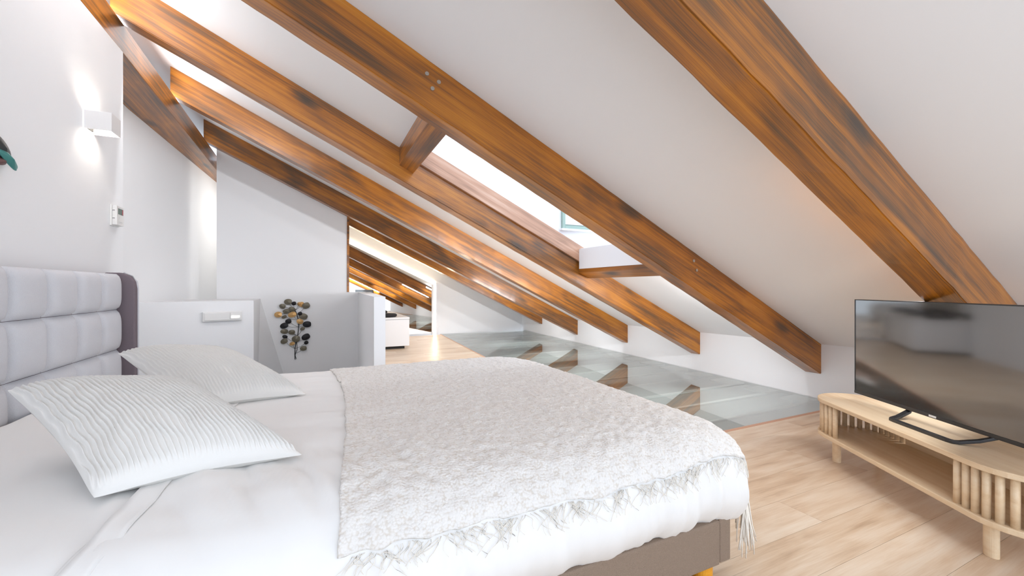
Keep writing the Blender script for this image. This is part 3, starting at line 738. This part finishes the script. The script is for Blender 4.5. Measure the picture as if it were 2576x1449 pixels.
# fringe and yarn bundle at the foot corner
for k in range(70):
    f = rf.random(); p0 = surf(1.52 + rf.uniform(-.03, .03), -.10 + rf.uniform(-.07, .05)) + Vector((.016, -.012, 0))
    strand(p0, (rf.uniform(-.05, .12), -.06, -1), rf.uniform(.10, .235), rf.uniform(.0016, .0034), .16)
b_ = -.05
while b_ < 1.9:
    p0 = surf(1.56, b_) + Vector((.014, 0, 0))
    for s in range(2): strand(p0, (.05, rf.uniform(-.2, .2), -1), rf.uniform(.04, .09), .0016, .2)
    b_ += rf.uniform(.015, .03)
me = bpy.data.meshes.new('fringe'); me.from_pydata([tuple(v) for v in V], [], F); me.update()
fr = link('fringe', me, M_fringe, tw, smooth=True); tag(fr, 'loose cream yarn fringe along the hem', kind='stuff')

# pillows
def pillow_mesh(C0, C1, C2, C3, T, nu=260, nv=110, ridges=37):
    C0, C1, C2, C3 = [Vector(c) for c in (C0, C1, C2, C3)]
    nrm = (C2 - C0).cross(C3 - C1).normalized()
    if nrm.z < 0: nrm = -nrm
    V = []; F = []
    def pos(u, v):
        # u along C1->C2 / C0->C3, v from C1C2 edge to C0C3 edge
        pu, pv_ = 2*u - 1, 2*v - 1
        ins = .05
        uu = u + ins * (-pu) * (1 - pv_ * pv_) * abs(pu) ** 2
        vv = v + ins * (-pv_) * (1 - pu * pu) * abs(pv_) ** 2
        kk = .035 * (abs(pu) * abs(pv_)) ** 8 * .4; uu += -pu * kk; vv += -pv_ * kk
        lo = C1.lerp(C2, uu); hi = C0.lerp(C3, uu); return lo.lerp(hi, vv)
    def th(u, v):
        pu, pv_ = abs(2*u - 1), abs(2*v - 1)
        return T * ((1 - pu ** 2.6) * (1 - pv_ ** 2.6)) ** .62
    top = []
    for i in range(nu + 1):
        u = i / nu
        for j in range(nv + 1):
            v = j / nv; p = pos(u, v); h = th(u, v)
            ph = u * ridges + .42 * noise.noise(Vector((u * 7, v * 4, 2.0))) + .15 * math.sin(v * 34 + 5 * noise.noise(Vector((u * 5, 1, 0)))) 
            rp = (math.sin(ph * 2 * math.pi) * .5 + .5) ** 2.4
            edge = min(1, min(v, 1 - v) / .05, min(u, 1 - u) / .02)
            smooth_band = 1 if v > .06 else max(0, (v - .03) / .03)
            h += .0105 * rp * edge * smooth_band + .004 * noise.noise(Vector((u * 3, v * 3, 5))) * edge
            V.append(p + nrm * h)
    for i in range(nu):
        for j in range(nv): F.append((i*(nv+1)+j, (i+1)*(nv+1)+j, (i+1)*(nv+1)+j+1, i*(nv+1)+j+1))
    b0 = len(V); mu, mv = 52, 44
    for i in range(mu + 1):
        for j in range(mv + 1):
            u, v = i / mu, j / mv; V.append(pos(u, v) - nrm * th(u, v) * .62)
    for i in range(mu):
        for j in range(mv): F.append((b0 + i*(mv+1)+j, b0 + i*(mv+1)+j+1, b0 + (i+1)*(mv+1)+j+1, b0 + (i+1)*(mv+1)+j))
    return V, F
PC = Vector((-.42, 1.49, .53))
cs = [Vector(c) - PC for c in ((-.80, 1.672, .715), (-.445, 1.215, .535), (-.025, 1.290, .535), (-.40, 1.75, .665))]
V, F = pillow_mesh(*cs, .098)
p1 = mesh('pillow', V, F, M_pillow, None, PC, smooth=True)
tag(p1, 'front white pillow with wavy crinkled ribs, nearest the camera', 'pillow', 'crinkled white pillows')
p2 = link('pillow', p1.data, M_pillow, None, PC + Vector((-.005, .735, .0)))
tag(p2, 'rear white pillow with fine ribs, on the far side of the bed', 'pillow', 'crinkled white pillows')

# ------------------------------------------------------------------ television stand
U = Vector((.5097, .8603, 0)); rzs = math.atan2(U.y, U.x)
st = empty('tv_stand', (2.596, .962, 0), rzs); tag(st, 'long oval pale wood television stand with round slats', 'tv stand')
def stadium(L, R, n=16):
    pts = [(L + R * math.cos(t), R * math.sin(t)) for t in [-math.pi/2 + math.pi * k / n for k in range(n + 1)]]
    pts += [(-L + R * math.cos(t), R * math.sin(t)) for t in [math.pi/2 + math.pi * k / n for k in range(n + 1)]]
    return pts
SL, SR = .425, .183
prism('top_board', stadium(SL, SR), .330, .352, M_ash, st, bevel=.004)
prism('bottom_board', stadium(SL, SR), .136, .158, M_ash, st, bevel=.004)
sr = SR - .022
slat_first = None
def slat(x, y_, lab=None):
    global slat_first
    if slat_first is None:
        slat_first = cyl('slat', .0125, .158, .330, M_ash, st, loc=(x, y_, 0), seg=14)
        for p in slat_first.data.polygons: p.use_smooth = len(p.vertices) == 4
    else: link('slat', slat_first.data, M_ash, st, loc=(x, y_, 0))
# front is +Y in stand space; far end is +X
def end_slats(sgn, front_n, back_n):
    for k in range(front_n): slat(sgn * (SL - .035 * k), sr)
    n = int(math.pi * sr / .035)
    for k in range(1, n): 
        t_ = math.pi / 2 - math.pi * k / n
        slat(sgn * (SL + sr * math.cos(t_)), sr * math.sin(t_))
    for k in range(back_n): slat(sgn * (SL - .035 * k), -sr)
end_slats(1, 3, 4); end_slats(-1, 3, 4)
box('back_panel', (-SL + .13, -sr - .006, .158), (SL - .13, -sr + .006, .330), M_ash, st)
for x, y_ in ((.42, .112), (-.43, .112), (.42, -.112), (-.43, -.112)):
    cyl('leg', .024, 0, .136, M_ash, st, loc=(x, y_, 0), seg=24, bevel=.002, sy=.8)

# ------------------------------------------------------------------ television
ut = Vector((math.sin(math.radians(28.6)), math.cos(math.radians(28.6)), 0)); rzt = math.atan2(ut.y, ut.x)
tv = empty('television', (2.557, .878, .352), rzt); tag(tv, 'flat black television reflecting the room, on the oval stand', 'television')
x0, x1, z0, z1 = -.435, .521, .046, .583
box('body', (x0, -.034, z0), (x1, -.006, z1), M_black, tv, bevel=.003)
box('body', (x0 + .12, -.058, z0 + .03), (x1 - .12, -.0342, z0 + .34), M_black, tv, bevel=.01)
for o_, a, b_ in ((0, (x0, -.0058, z0), (x1, .003, z0 + .016)), (1, (x0, -.0058, z1 - .005), (x1, .002, z1)), (2, (x0, -.0058, z0 + .016), (x0 + .005, .002, z1 - .005)), (3, (x1 - .005, -.0058, z0 + .016), (x1, .002, z1 - .005))):
    box('bezel', a, b_, M_satin, tv, bevel=.001)
tag(box('screen', (x0 + .005, -.0058, z0 + .016), (x1 - .005, .0, z1 - .005), M_screen, tv), 'glossy black screen')
tag(box('logo', (-.018 + .045, .0031, z0 + .004), (.018 + .045, .0038, z0 + .013), M_white, tv), 'small silver logo on the lower bezel')
# loop foot: flat bar in front, arms rising to the back
def bar(name, path, w_, h_):
    V = []; F = []
    P = [Vector(p) for p in path]
    for i, p in enumerate(P):
        d = (P[min(i+1, len(P)-1)] - P[max(i-1, 0)]); d.z = 0; d.normalize(); s = Vector((-d.y, d.x, 0))
        for a, c in ((-1, 0), (1, 0), (1, 1), (-1, 1)): V.append(p + s * a * w_ / 2 + Vector((0, 0, c * h_)))
    for i in range(len(P) - 1):
        for k in range(4): F.append((4*i + k, 4*i + (k+1) % 4, 4*i + 4 + (k+1) % 4, 4*i + 4 + k))
    F += [(3, 2, 1, 0), tuple(4 * (len(P) - 1) + k for k in range(4))]
    return mesh(name, V, F, M_satin, tv, bevel=.002)
bar('stand_foot', [(.20, -.035, .055), (.185, -.01, .03), (.172, .05, .006), (.158, .088, .001), (.150, .096, .001), (.13, .098, .0005), (-.13, .098, .0005), (-.148, .094, .001), (-.160, .082, .003), (-.185, .03, .018), (-.21, -.01, .04), (-.23, -.035, .055)], .024, .012)
